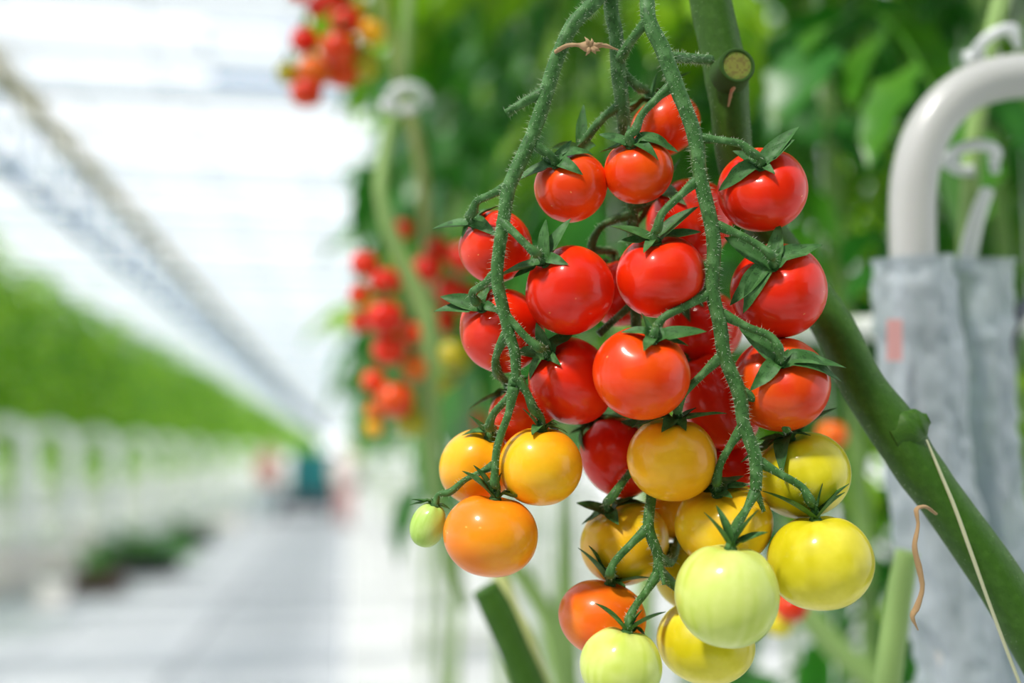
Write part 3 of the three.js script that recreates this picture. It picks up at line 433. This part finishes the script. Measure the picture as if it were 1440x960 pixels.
cane('tomato_plant', 'grey-green stem leaning in the background below the amber tomato', [[720, 790, 1.1], [770, 870, 1.1], [790, 960, 1.1], [800, 1010, 1.1]], [.010, .011, .011, .011], M.palestem);
cane('tomato_plant', 'dim green stem crossing behind the yellow tomatoes', [[1090, 800, .95], [1140, 870, .95], [1185, 920, .95], [1260, 990, .95]], [.010, .011, .011, .011], M.palestem);
cane('tomato_plant', 'cut pale green stem with a whitish top beside the plastic sleeve', [[1276, 775, .56], [1266, 830, .56], [1256, 900, .56], [1244, 990, .56]], [.0058, .0064, .0066, .0068], M.palestem);
cane('tomato_plant', 'pale green plant stem held by two white clips behind the hoop', [[1420, -40, .66], [1398, 40, .66], [1380, 130, .66], [1366, 230, .66], [1362, 300, .66], [1355, 390, .66], [1350, 480, .67]], [.0055, .0055, .0055, .0055, .0055, .005, .005], M.palestem, (o) => {
  wpart('petiole', sweep([[1388, 268, .645], [1376, 300, .64], [1364, 345, .64], [1358, 380, .64]].map(([x, y, d]) => at(x, y, d)), [.004, .0045, .005, .005], { seg: 10 }), M.white, o, 'whitish peeled shoot');
});
function stemClip(label, x, y, d, s, tilt) {
  const c = at(x, y, d), o = thing('plant_clip', label, 'clip', c, 'white plant clips'); o.quaternion.copy(camera.quaternion); o.rotateZ(tilt); o.rotateX(1.1);
  part('ring', new THREE.TorusGeometry(0.0125 * s, 0.0036 * s, 10, 28, 5.2), M.clip, o); part('tab', new RoundedBoxGeometry(0.013 * s, 0.007 * s, 0.008 * s, 2, 0.0016).translate(-0.0135 * s, -0.004 * s, 0), M.clip, o); part('hinge', new THREE.CylinderGeometry(0.0028 * s, 0.0028 * s, 0.010 * s, 10).rotateX(Math.PI / 2).translate(0.0145 * s, -0.004 * s, 0), M.clip, o);
}
stemClip('white plastic plant clip inside the curve of the white hoop', 1368, 222, 0.645, 1.0, -0.1);
stemClip('white plastic plant clip above the white hoop', 1400, 62, 0.65, 0.95, 0.35);
stemClip('white plastic plant clip on the pale stem by the upper blurred bunch', 571, 138, 0.925, 1.15, 0.2);

// ------------------------------------------------------------------ white hoop in plastic sleeves
{
  const dh = 0.62, pts = [[1350, 1010], [1335, 900], [1302, 640], [1288, 470], [1284, 370], [1283, 290], [1288, 238], [1303, 190], [1330, 150], [1365, 124], [1405, 111], [1450, 107], [1500, 116], [1550, 150], [1580, 210], [1590, 300], [1590, 500], [1600, 760], [1610, 1010]].map(([x, y]) => at(x, y, dh + Math.max(0, x - 1290) * 0.00008));
  const o = thing('support_hoop', 'white tubular hoop bent like a cane beside the front bunch', 'hoop', pts[0]);
  wpart('tube', sweep(pts, pts.map(() => 0.0128), { seg: 24, per: 8 }), M.whitegloss, o);
  const film = phy(new THREE.Color().setRGB(0.64, 0.70, 0.76), { roughness: 0.4, transmission: 0.55, thickness: 0, clearcoat: 0.25, clearcoatRoughness: 0.3, side: THREE.DoubleSide });
  const wr = (seed, k) => (a, t, len) => 1 + k * (noise3(Math.cos(a) * 2.2 + seed, Math.sin(a) * 2.2, len * 60) - 0.5) + k * 0.7 * (noise3(Math.cos(a) * 5, Math.sin(a) * 5 + seed, len * 130) - 0.5) + k * 0.22 * Math.sin(a * 7 + seed + 3 * noise3(len * 9, seed, 2)) + 0.5 * Math.exp(-t / 0.025) * (noise3(Math.cos(a) * 2.5, Math.sin(a) * 2.5, seed * 4) - 0.15);
  const sleeve = (name, label, list, r, seed, k) => { const p = list.map(([x, y, d]) => at(x, y, d)), s = thing(name, label, 'plastic sleeve', p[p.length - 1]); wpart('film', sweep(p, r, { seg: 56, per: 26, cap: false, wrinkle: wr(seed, k) }), film, s); return s; };
  const s1 = sleeve('plastic_sleeve', 'crumpled clear plastic sleeve with a faint red mark round the hoop', [[1284, 362, .62], [1286, 400, .62], [1292, 520, .622], [1305, 660, .625], [1336, 860, .628], [1358, 1010, .63]], [.021, .022, .022, .0225, .023, .024], 3, 0.26);
  const mark = new THREE.PlaneGeometry(0.0085, 0.0225, 6, 4); { const p = mark.attributes.position; for (let i = 0; i < p.count; i++) p.setZ(i, -4 * p.getX(i) ** 2); mark.computeVertexNormals(); } mark.applyQuaternion(camera.quaternion); { const m = at(1258, 478, 0.593); mark.translate(m.x, m.y, m.z); }
  wpart('printed_mark', mark, std(new THREE.Color().setRGB(0.72, 0.36, 0.36), { roughness: 0.5 }), s1, 'red printed mark');
  sleeve('plastic_sleeve', 'loose clear plastic sleeve standing open beside the wrapped hoop', [[1366, 366, .65], [1366, 410, .65], [1370, 520, .65], [1384, 680, .655], [1408, 860, .66], [1424, 1010, .66]], [.0215, .0205, .020, .0205, .021, .022], 8, 0.28);
  const rail = thing('rail', 'pale horizontal pipe behind the plant stem and the sleeves', 'pipe', at(1000, 478, 0.9)); wpart('tube', bar(at(1000, 472, 0.9), at(1700, 440, 0.9), 0.010, 16), M.white, rail);
  const hose = thing('drip_hose', 'dark grey hose arching at the edge of the plastic sleeves', 'hose', at(1435, 700, .7)); wpart('tube', sweep([[1412, 700, .69], [1416, 560, .69], [1420, 470, .69], [1432, 440, .69], [1452, 432, .7], [1480, 460, .71], [1490, 620, .72]].map(([x, y, d]) => at(x, y, d)), Array(7).fill(.0055), { seg: 14, per: 8 }), std(new THREE.Color().setRGB(0.10, 0.11, 0.14), { roughness: 0.35 }), hose);
}

// ------------------------------------------------------------------ foliage
// leaflet along +x with lobed edges, folded along the midrib and drooping
function leaflet(L, Wd, n, seed) {
  const pos = [], uv = [], idx = [], lobes = n > 4;
  for (let i = 0; i <= n; i++) { const t = i / n, w = Wd * Math.pow(Math.sin(Math.PI * Math.min(1, Math.pow(t, 0.75) * 0.97 + 0.03)), 0.9) * (lobes && i % 2 ? 0.74 : 1), y = -L * 0.35 * t * t; for (const s of [-1, 0, 1]) { pos.push(t * L + (s ? L * 0.04 : 0), y + (s ? w * 0.22 : 0) + (s ? 0.02 * L * Math.sin(i * 2.3 + seed) : 0), s * w); uv.push(t * L * 8, s * w * 8); } }
  for (let i = 0; i < n; i++) for (const k of [0, 1]) { const a = i * 3 + k, b = a + 3; idx.push(a, a + 1, b, b, a + 1, b + 1); }
  const g = new THREE.BufferGeometry(); g.setAttribute('position', new THREE.Float32BufferAttribute(pos, 3)); g.setAttribute('uv', new THREE.Float32BufferAttribute(uv, 2)); g.setIndex(idx); g.computeVertexNormals(); return g;
}
function compoundLeaf(L, seed, n, pairs) {
  const r = rng(seed), gs = [], P = (t) => V(L * t * (1 - 0.12 * t), L * (0.10 * t - 0.45 * t * t), L * 0.06 * Math.sin(t * 3 + seed));
  for (let i = 1; i <= pairs; i++) for (const s of [-1, 1]) {
    const t = 0.12 + 0.78 * i / (pairs + 0.5), g = leaflet(L * (0.26 + 0.10 * r()), L * (0.075 + 0.03 * r()), n, seed + i); g.rotateX(s * (0.2 + r() * 0.5)); g.rotateZ(-0.2 - r() * 0.6); g.rotateY(-s * (0.9 + r() * 0.45)); const p = P(t); g.translate(p.x, p.y, p.z); gs.push(g);
  }
  const e = leaflet(L * 0.36, L * 0.11, n, seed + 20); e.rotateZ(-0.7); const p = P(0.95); e.translate(p.x, p.y, p.z); gs.push(e);
  const st = sweep([0, 0.3, 0.65, 0.97].map(P), [0.012, 0.009, 0.007, 0.004].map((x) => x * L), { seg: 5, per: 2 }); gs.push(st);
  return mergeGeometries(gs);
}
const leafGeos = [0, 1, 2, 3, 4].map((k) => compoundLeaf(0.30, 11 + k * 7, 8, 3));
function leafyPlant(label, x, z, y0, y1, nLeaves, seed, group, lean = 0) {
  const r = rng(seed), o = thing('tomato_plant', label, 'plant', V(x, 0.75, z), group), h = y1 - 0.75;
  const wob = (t) => V(Math.sin(t * 5 + seed) * 0.03 + lean * (1 - t), t * h, Math.cos(t * 4 + seed) * 0.03);
  part('stem', sweep([0, 0.2, 0.4, 0.6, 0.8, 1].map(wob), [.009, .009, .008, .0075, .006, .004], { seg: 8, per: 4, rough: 0.06 }), M.palestem, o);
  part('twine', bar(V(0.012, 0, 0), V(0.02, h + 0.5, 0), 0.0015, 5), M.twine, o);
  for (let i = 0; i < nLeaves; i++) { const y = lerp(y0, y1, (i + r() * 0.8) / nLeaves), t = (y - 0.75) / h, p = wob(t), l = part('leaf', leafGeos[Math.floor(r() * 5)], M.leaf[r() < 0.24 ? 2 : r() < 0.5 ? 1 : 0], o); l.position.copy(p); l.rotation.set((r() - 0.5) * 0.7, i * 2.4 + r() * 0.6, 0.25 - r() * 0.9, 'YXZ'); l.scale.setScalar(0.7 + r() * 0.5); }
  return o;
}
const farLeafGeos = [0, 1, 2].map((k) => compoundLeaf(0.42, 51 + k * 5, 3, 2));
function foliageMass(seed, n, y0 = 1.8) { // two meshes: bright yellow-green leaves and darker green ones, mixed at random
  const r = rng(seed), gs = [[], []]; for (let i = 0; i < n; i++) { const g = farLeafGeos[Math.floor(r() * 3)].clone(); g.scale(...Array(3).fill(0.8 + r() * 0.5)); g.rotateZ(0.3 - r() * 0.9); g.rotateX((r() - 0.5) * 0.8); g.rotateY(r() * 6.28); g.translate((r() - 0.5) * 0.25, y0 + Math.pow(r(), 0.9) * (4.35 - y0), (r() - 0.5) * 0.3); gs[r() < 0.75 ? 0 : 1].push(g); } return gs.map((l) => mergeGeometries(l));
}
function foliage(pair, o) { pair.forEach((g, i) => { part(i ? 'dark_foliage' : 'pale_foliage', g, M.leaf[i ? 0 : 2], o).userData.kind = 'stuff'; }); }
const masses = [foliageMass(5, 60), foliageMass(6, 52), foliageMass(7, 64)], lowMasses = [foliageMass(8, 80, 0.9), foliageMass(9, 80, 0.9)], farStem = sweep([V(0, 0, 0), V(0.05, 1.6, 0.02), V(0, 2.6, -0.02), V(0, 3.7, 0)], [.01, .01, .008, .006], { seg: 6, per: 3 });
let ps = 300;
const ROWNAME = { 0.98: 'leafy tomato plant in the first row behind the hoop', 1.55: 'leafy tomato plant in the second row behind the hoop', 2.3: 'leafy tomato plant in the third row behind the hoop', 3.3: 'leafy tomato plant in the fourth row behind the hoop', '-0.5': 'leafy tomato plant in the row before the front bunch', '-1.3': 'leafy tomato plant in the second row before the front bunch', '-2.4': 'leafy tomato plant in the third row before the front bunch' };
const rowsRight = [[0.98, 0.27, 1.0, 0.17, 1.62, 22], [1.55, 0.3, 1.7, 0.2, 1.56, 24], [2.3, 0.22, 2.2, 0.24, 1.62, 24], [3.3, 0.24, 2.6, 0.32, 1.62, 24], [-0.5, 0.5, 1.2, 0.24, 1.0, 26], [-1.3, 0.4, 1.4, 0.3, 1.0, 26], [-2.4, 0.4, 1.6, 0.3, 1.0, 26]];
for (const [d, xa, xb, st, y0, n] of rowsRight) for (let x = xa; x < xb; x += st) { leafyPlant(ROWNAME[d], x + 0.03 * Math.sin(ps), -d + 0.05 * Math.cos(ps * 2), x > 0.5 && d < 2 ? Math.min(y0, 1.28) : y0, 3.3, Math.round(n * 1.75), ++ps, 'leafy plants behind the front bunch', 0.02); }
for (const [x, d] of [[0.26, 1.25], [0.28, 1.92], [0.24, 2.8], [0.26, 3.9]]) leafyPlant('leafy tomato plant between the rows near the blurred bunches', x, -d, 1.76, 3.3, 40, ++ps, 'leafy plants near the blurred bunches', 0.02);
for (let k = 0; k < 14; k++) for (const x of [0.3, 0.75]) leafyPlant(x < 0.5 ? 'leafy tomato plant at a row end along the aisle beyond the blurred bunches' : 'leafy tomato plant second in its row beyond the blurred bunches', x, -4.6 - k * 1.6 - x * 0.3, 1.75, 3.6, 26, ++ps, 'row-end plants on the bunch side of the aisle', 0.1);

// gutters with white grow bags under the rows beside the front bunch
function rowGutter(x0, x1, z, label, group) {
  const o = thing('growing_gutter', label, 'gutter', V((x0 + x1) / 2, 0, z), group), L = x1 - x0;
  part('trough', mergeGeometries([box(L, 0.015, 0.22, 0, 0.72, 0), box(L, 0.07, 0.012, 0, 0.75, 0.11), box(L, 0.07, 0.012, 0, 0.75, -0.11)]), M.white, o);
  for (let x = -L / 2 + 0.55; x < L / 2 - 0.4; x += 1.06) part('grow_bag', new RoundedBoxGeometry(1.0, 0.085, 0.17, 2, 0.025).translate(x, 0.77, 0), M.white, o);
  for (let x = -L / 2 + 0.2; x < L / 2; x += 1.8) part('stand', mergeGeometries([bar(V(x, 0, 0.08), V(x, 0.72, 0.08), 0.012), bar(V(x, 0, -0.08), V(x, 0.72, -0.08), 0.012)]), M.white, o);
}
for (let d = 27; d < 180; d += 3.2) { const o = thing('tomato_plant', 'leafy tomato plant at a far row end on the bunch side of the aisle', 'plant', V(0.62, 0, -d), 'far row-end plants on the bunch side of the aisle'); part('stem', farStem, M.palestem, o); foliage(masses[Math.round(d) % 3], o); o.rotation.y = d * 2.4; }
for (let k = 0; k < 15; k++) rowGutter(0.25, 5, -3.0 - k * 1.6, 'white growing gutter with bags on the bunch side of the aisle', 'gutters on the bunch side of the aisle');

// the rows across the aisle
{ let k = 0; for (let d = -5; d < 186; d += d < 10 ? 1.2 : d < 44 ? 0.8 : d < 80 ? 1.6 : 2.8) for (const x of d < 10 ? [-4.9] : d < 24 ? [-4.75, -5.25, -6, -7.6] : d < 80 ? [-4.75, -6] : [-4.75]) { const o = thing('tomato_plant', x > -5 ? 'tall leafy tomato plant at the aisle end of a row across the aisle' : x > -5.6 ? 'tall leafy tomato plant second in its row across the aisle' : 'bushy tomato plant with low leaves deep in a row across the aisle', 'plant', V(x, 0, -d - 0.15 * Math.sin(k * 3)), 'leafy plants across the aisle'); part('stem', farStem, M.palestem, o); foliage(x < -5.6 ? lowMasses[k % 2] : masses[k % 3], o); o.rotation.y = k * 2.4; k++; } }
for (let k = 0; k < 22; k++) rowGutter(-9, -4.05, -11.4 - k * 1.6, 'white growing gutter with bags across the aisle', 'gutters across the aisle');
{
  const hp = [V(0, 0, 0), V(0, 0.6, 0), V(0, 1.2, 0), V(0, 1.55, 0), V(-0.06, 1.74, 0), V(-0.22, 1.86, 0), V(-0.42, 1.87, 0), V(-0.6, 1.78, 0), V(-0.68, 1.6, 0), V(-0.7, 1.2, 0), V(-0.7, 0.8, 0)], tube = sweep(hp, hp.map(() => 0.085), { seg: 12, per: 4 });
  const wrap = sweep([V(0, 0.1, 0), V(0, 0.5, 0), V(0, 0.9, 0), V(0, 1.25, 0)], [.13, .115, .12, .11], { seg: 14, per: 5, rough: 0.15 });
  for (const px of [5, 65, 120, 175, 225, 262, 295, 330, 362, 390]) { const d = 6176 / (490 - px), o = thing('support_hoop', 'white row-end hoop across the aisle, its leg wrapped in plastic', 'hoop', V(-3.95, 0, -d), 'white hoops across the aisle'); part('tube', tube, M.hoop, o); part('wrapping', wrap, M.hoop, o); }
}
// crates of plants along the path
function crate(label, px, py, w, h, dp, color, leaves, seed) {
  const g = onGround(px, py), o = thing('plant_crate', label, 'crate', V(g.x, 0, g.z)), m = std(color, { roughness: 0.6 });
  part('tray', mergeGeometries([box(w, 0.03, dp, 0, 0.03, 0), box(w, h, 0.03, 0, h / 2 + 0.01, dp / 2), box(w, h, 0.03, 0, h / 2 + 0.01, -dp / 2), box(0.03, h, dp, -w / 2, h / 2 + 0.01, 0), box(0.03, h, dp, w / 2, h / 2 + 0.01, 0)]), m, o); part('soil', box(w - 0.05, h * 0.7, dp - 0.05, 0, h * 0.4, 0), std(new THREE.Color().setRGB(0.04, 0.028, 0.02), { roughness: 0.95 }), o);
  const r = rng(seed); for (let i = 0; i < leaves; i++) { const l = part('leaf', leafGeos[i % 5], M.leaf[i % 2], o); l.position.set((r() - 0.5) * w * 0.85, h * 0.7, (r() - 0.5) * dp * 0.8); l.rotation.set(0, r() * 6.28, 0.5 + r() * 0.7, 'YXZ'); l.scale.setScalar(1.2 + r() * 0.7); }
}
crate('black crate full of leafy green plants on the path edge', 190, 808, 1.0, 0.26, 0.6, new THREE.Color().setRGB(0.015, 0.017, 0.02), 46, 1);
crate('low brown and black tray on the path edge near the white bases', 122, 833, 0.72, 0.2, 0.5, new THREE.Color().setRGB(0.07, 0.035, 0.02), 3, 2);
crate('small dark crate of green plants farther along the path', 276, 766, 0.5, 0.25, 0.4, new THREE.Color().setRGB(0.02, 0.022, 0.024), 8, 3);
// pale plinths at the row ends
[[40, 828, 1.0, .5, .5], [112, 812, .34, .62, .34], [75, 850, .26, .2, .26], [262, 752, .7, .3, .4], [318, 742, .6, .28, .4]].forEach(([px, py, w, h, dp], i) => { const g = onGround(px, py), o = thing('plinth', ['wide pale block at the row end across the aisle', 'tall narrow pale block beside the brown tray', 'small pale block on the path before the brown tray', 'pinkish pale block behind the black crate', 'pinkish pale block behind the small dark crate'][i], 'block', V(g.x, 0, g.z)); part('body', new RoundedBoxGeometry(w, h, dp, 2, 0.02).translate(0, h / 2, 0), std(new THREE.Color().setRGB(0.80, 0.74, 0.70), { roughness: 0.8 }), o); part('cap', new RoundedBoxGeometry(w + 0.04, 0.04, dp + 0.04, 2, 0.01).translate(0, h + 0.02, 0), M.white, o); });
// cart with a teal container
{
  const g = onGround(427, 727), o = thing('harvest_cart', 'dark low harvest cart parked at the far end of the aisle', 'cart', V(g.x, 0, g.z)), dk = std(new THREE.Color().setRGB(0.05, 0.06, 0.08), { roughness: 0.6 });
  part('deck', new RoundedBoxGeometry(1.45, 0.34, 1.6, 2, 0.03).translate(0, 0.42, 0), dk, o); for (const sx of [-0.55, 0.55]) for (const sz of [-0.6, 0.6]) part('wheel', new THREE.CylinderGeometry(0.13, 0.13, 0.07, 18).rotateZ(Math.PI / 2).translate(sx, 0.13, sz), M.black, o);
  const c = thing('container', 'teal container standing on the dark cart', 'container', V(g.x + 0.22, 0.59, g.z)); part('body', new RoundedBoxGeometry(1.05, 0.98, 1.1, 2, 0.04).translate(0, 0.49, 0), std(new THREE.Color().setRGB(0.005, 0.16, 0.17), { roughness: 0.5 }), c); part('rim', new RoundedBoxGeometry(1.12, 0.07, 1.17, 2, 0.02).translate(0, 0.97, 0), std(new THREE.Color().setRGB(0.005, 0.19, 0.19), { roughness: 0.5 }), c);
}
// two people far down the aisle
function field(bones, cell, lo, hi, soft = 0.02) { // smooth union of tapered capsules, meshed
  const size = Math.max(hi.x - lo.x, hi.y - lo.y, hi.z - lo.z), res = Math.min(110, Math.ceil(size / cell)), mc = new MarchingCubes(res, new THREE.MeshBasicMaterial(), false, false, 120000); mc.isolation = 0; const p = V(), ab = V(), ap = V();
  for (let k = 0; k < res; k++) for (let j = 0; j < res; j++) for (let i = 0; i < res; i++) {
    p.set(lo.x + i / res * size, lo.y + j / res * size, lo.z + k / res * size); let s = 0;
    for (const [a, b, ra, rb] of bones) { ab.subVectors(b, a); ap.subVectors(p, a); const t = clamp(ap.dot(ab) / Math.max(1e-9, ab.lengthSq()), 0, 1); s += Math.exp(-(ap.addScaledVector(ab, -t).length() - lerp(ra, rb, t)) / soft); }
    mc.field[i + j * res + k * res * res] = Math.log(Math.max(s, 1e-30)) * soft;
  }
  mc.update(); const n = mc.count, g = new THREE.BufferGeometry(); g.setAttribute('position', new THREE.BufferAttribute(mc.positionArray.slice(0, n * 3), 3)); g.setAttribute('normal', new THREE.BufferAttribute(mc.normalArray.slice(0, n * 3), 3));
  g.scale(size / 2, size / 2, size / 2); g.translate(lo.x + size / 2, lo.y + size / 2, lo.z + size / 2); return g;
}
function person(label, px, py, turn, cols) {
  const g = onGround(px, py), o = thing('person', label, 'person', V(g.x, 0, g.z)); o.rotation.y = turn;
  const B = (x1, y1, z1, x2, y2, z2, r1, r2) => [V(x1, y1, z1), V(x2, y2, z2), r1, r2], lo = V(-0.95, 0, -0.95), hi = V(0.95, 1.9, 0.95), lo2 = lo, hi2 = hi;
  const legs = [], arms = [];
  for (const s of [-1, 1]) { const f = s * 0.16; legs.push(B(s * .09, .92, 0, s * .10, .5, f * .6, .085, .058), B(s * .10, .5, f * .6, s * .10, .09, f, .056, .042)); arms.push(B(s * .19, 1.40, 0, s * .25, 1.12, -.03, .05, .042), B(s * .25, 1.12, -.03, s * .23, .90, .10, .04, .03)); }
  const feet = [-1, 1].map((s) => B(s * .10, .05, s * .16 - .05, s * .11, .04, s * .16 + .13, .045, .035));
  const hands = []; for (const s of [-1, 1]) { hands.push(B(s * .23, .90, .10, s * .23, .84, .125, .032, .03)); for (let k = 0; k < 4; k++) hands.push(B(s * .23, .83, .105 + k * .016, s * .225, .765 + Math.abs(k - 1.5) * .008, .125 + k * .018, .0095, .008)); hands.push(B(s * .225, .87, .135, s * .215, .82, .165, .011, .009)); }
  const torso = [B(0, .95, 0, 0, 1.2, 0, .14, .135), B(0, 1.2, 0, 0, 1.38, 0, .14, .12), B(-.15, 1.40, 0, .15, 1.40, 0, .06, .06)], head = [B(0, 1.45, 0, 0, 1.53, .01, .055, .055), B(0, 1.58, .02, 0, 1.66, .01, .072, .088), B(0, 1.60, .09, 0, 1.585, .11, .014, .016), B(-.085, 1.61, .01, -.09, 1.64, 0, .014, .016), B(.085, 1.61, .01, .09, 1.64, 0, .014, .016)];
  const bodyParts = [field([...legs, ...feet, ...arms, ...torso, ...head], 0.03, lo, hi)];
  for (const s of [0, 1]) { const hb = hands.slice(s * 6, s * 6 + 6), c = hb[0][0]; bodyParts.push(field(hb, 0.006, V(c.x - .1, c.y - .16, c.z - .08), V(c.x + .1, c.y + .04, c.z + .12), 0.004)); }
  { const c = V(0, 1.6, 0); bodyParts.push(field(head, 0.009, V(c.x - .16, c.y - .16, c.z - .16), V(c.x + .16, c.y + .16, c.z + .16), 0.012)); }
  const body = mergeGeometries(bodyParts);
  part('body', body, std(new THREE.Color().setRGB(0.62, 0.38, 0.28), { roughness: 0.6 }), o);
  const puff = (l, e) => l.map(([a, b, r1, r2]) => [a, b, r1 + e, r2 + e]);
  part('trousers', field(puff([...legs, B(-.07, .95, 0, .07, .95, 0, .11, .11)], 0.016), 0.03, lo, hi), std(cols[1], { roughness: 0.85 }), o);
  part('top', field(puff([...torso, arms[0], arms[2], B(0, .92, 0, 0, 1.0, 0, .14, .14)], 0.016), 0.03, lo, hi), std(cols[0], { roughness: 0.85 }), o);
  part('shoes', field(puff(feet, 0.014), 0.03, lo, hi), M.black, o);
  part('hair', field([B(0, 1.69, -.02, 0, 1.60, -.06, .085, .07), B(-.06, 1.66, -.02, .06, 1.66, -.02, .06, .06)], 0.03, lo, hi), std(cols[2], { roughness: 0.8 }), o);
  return o;
}
person('person in a pale pink top and rose trousers walking down the aisle', 484, 742, Math.PI, [new THREE.Color().setRGB(0.85, 0.72, 0.70), new THREE.Color().setRGB(0.62, 0.30, 0.28), new THREE.Color().setRGB(0.5, 0.42, 0.34)]);
person('person in a red top and grey trousers beside the far rows', 376, 733, 0.4, [new THREE.Color().setRGB(0.55, 0.22, 0.17), new THREE.Color().setRGB(0.40, 0.48, 0.52), new THREE.Color().setRGB(0.35, 0.32, 0.28)]);
{ const g = onGround(502, 742), o = thing('shoulder_bag', 'dark bag at the hip of the person in pink', 'bag', V(g.x, 0.82, g.z)); part('body', new RoundedBoxGeometry(0.16, 0.26, 0.3, 3, 0.05).translate(0, 0.13, 0), M.black, o); part('strap', new THREE.TorusGeometry(0.2, 0.014, 6, 20, Math.PI).rotateY(Math.PI / 2).translate(0, 0.24, 0), M.black, o); }

renderer.render(scene, camera);
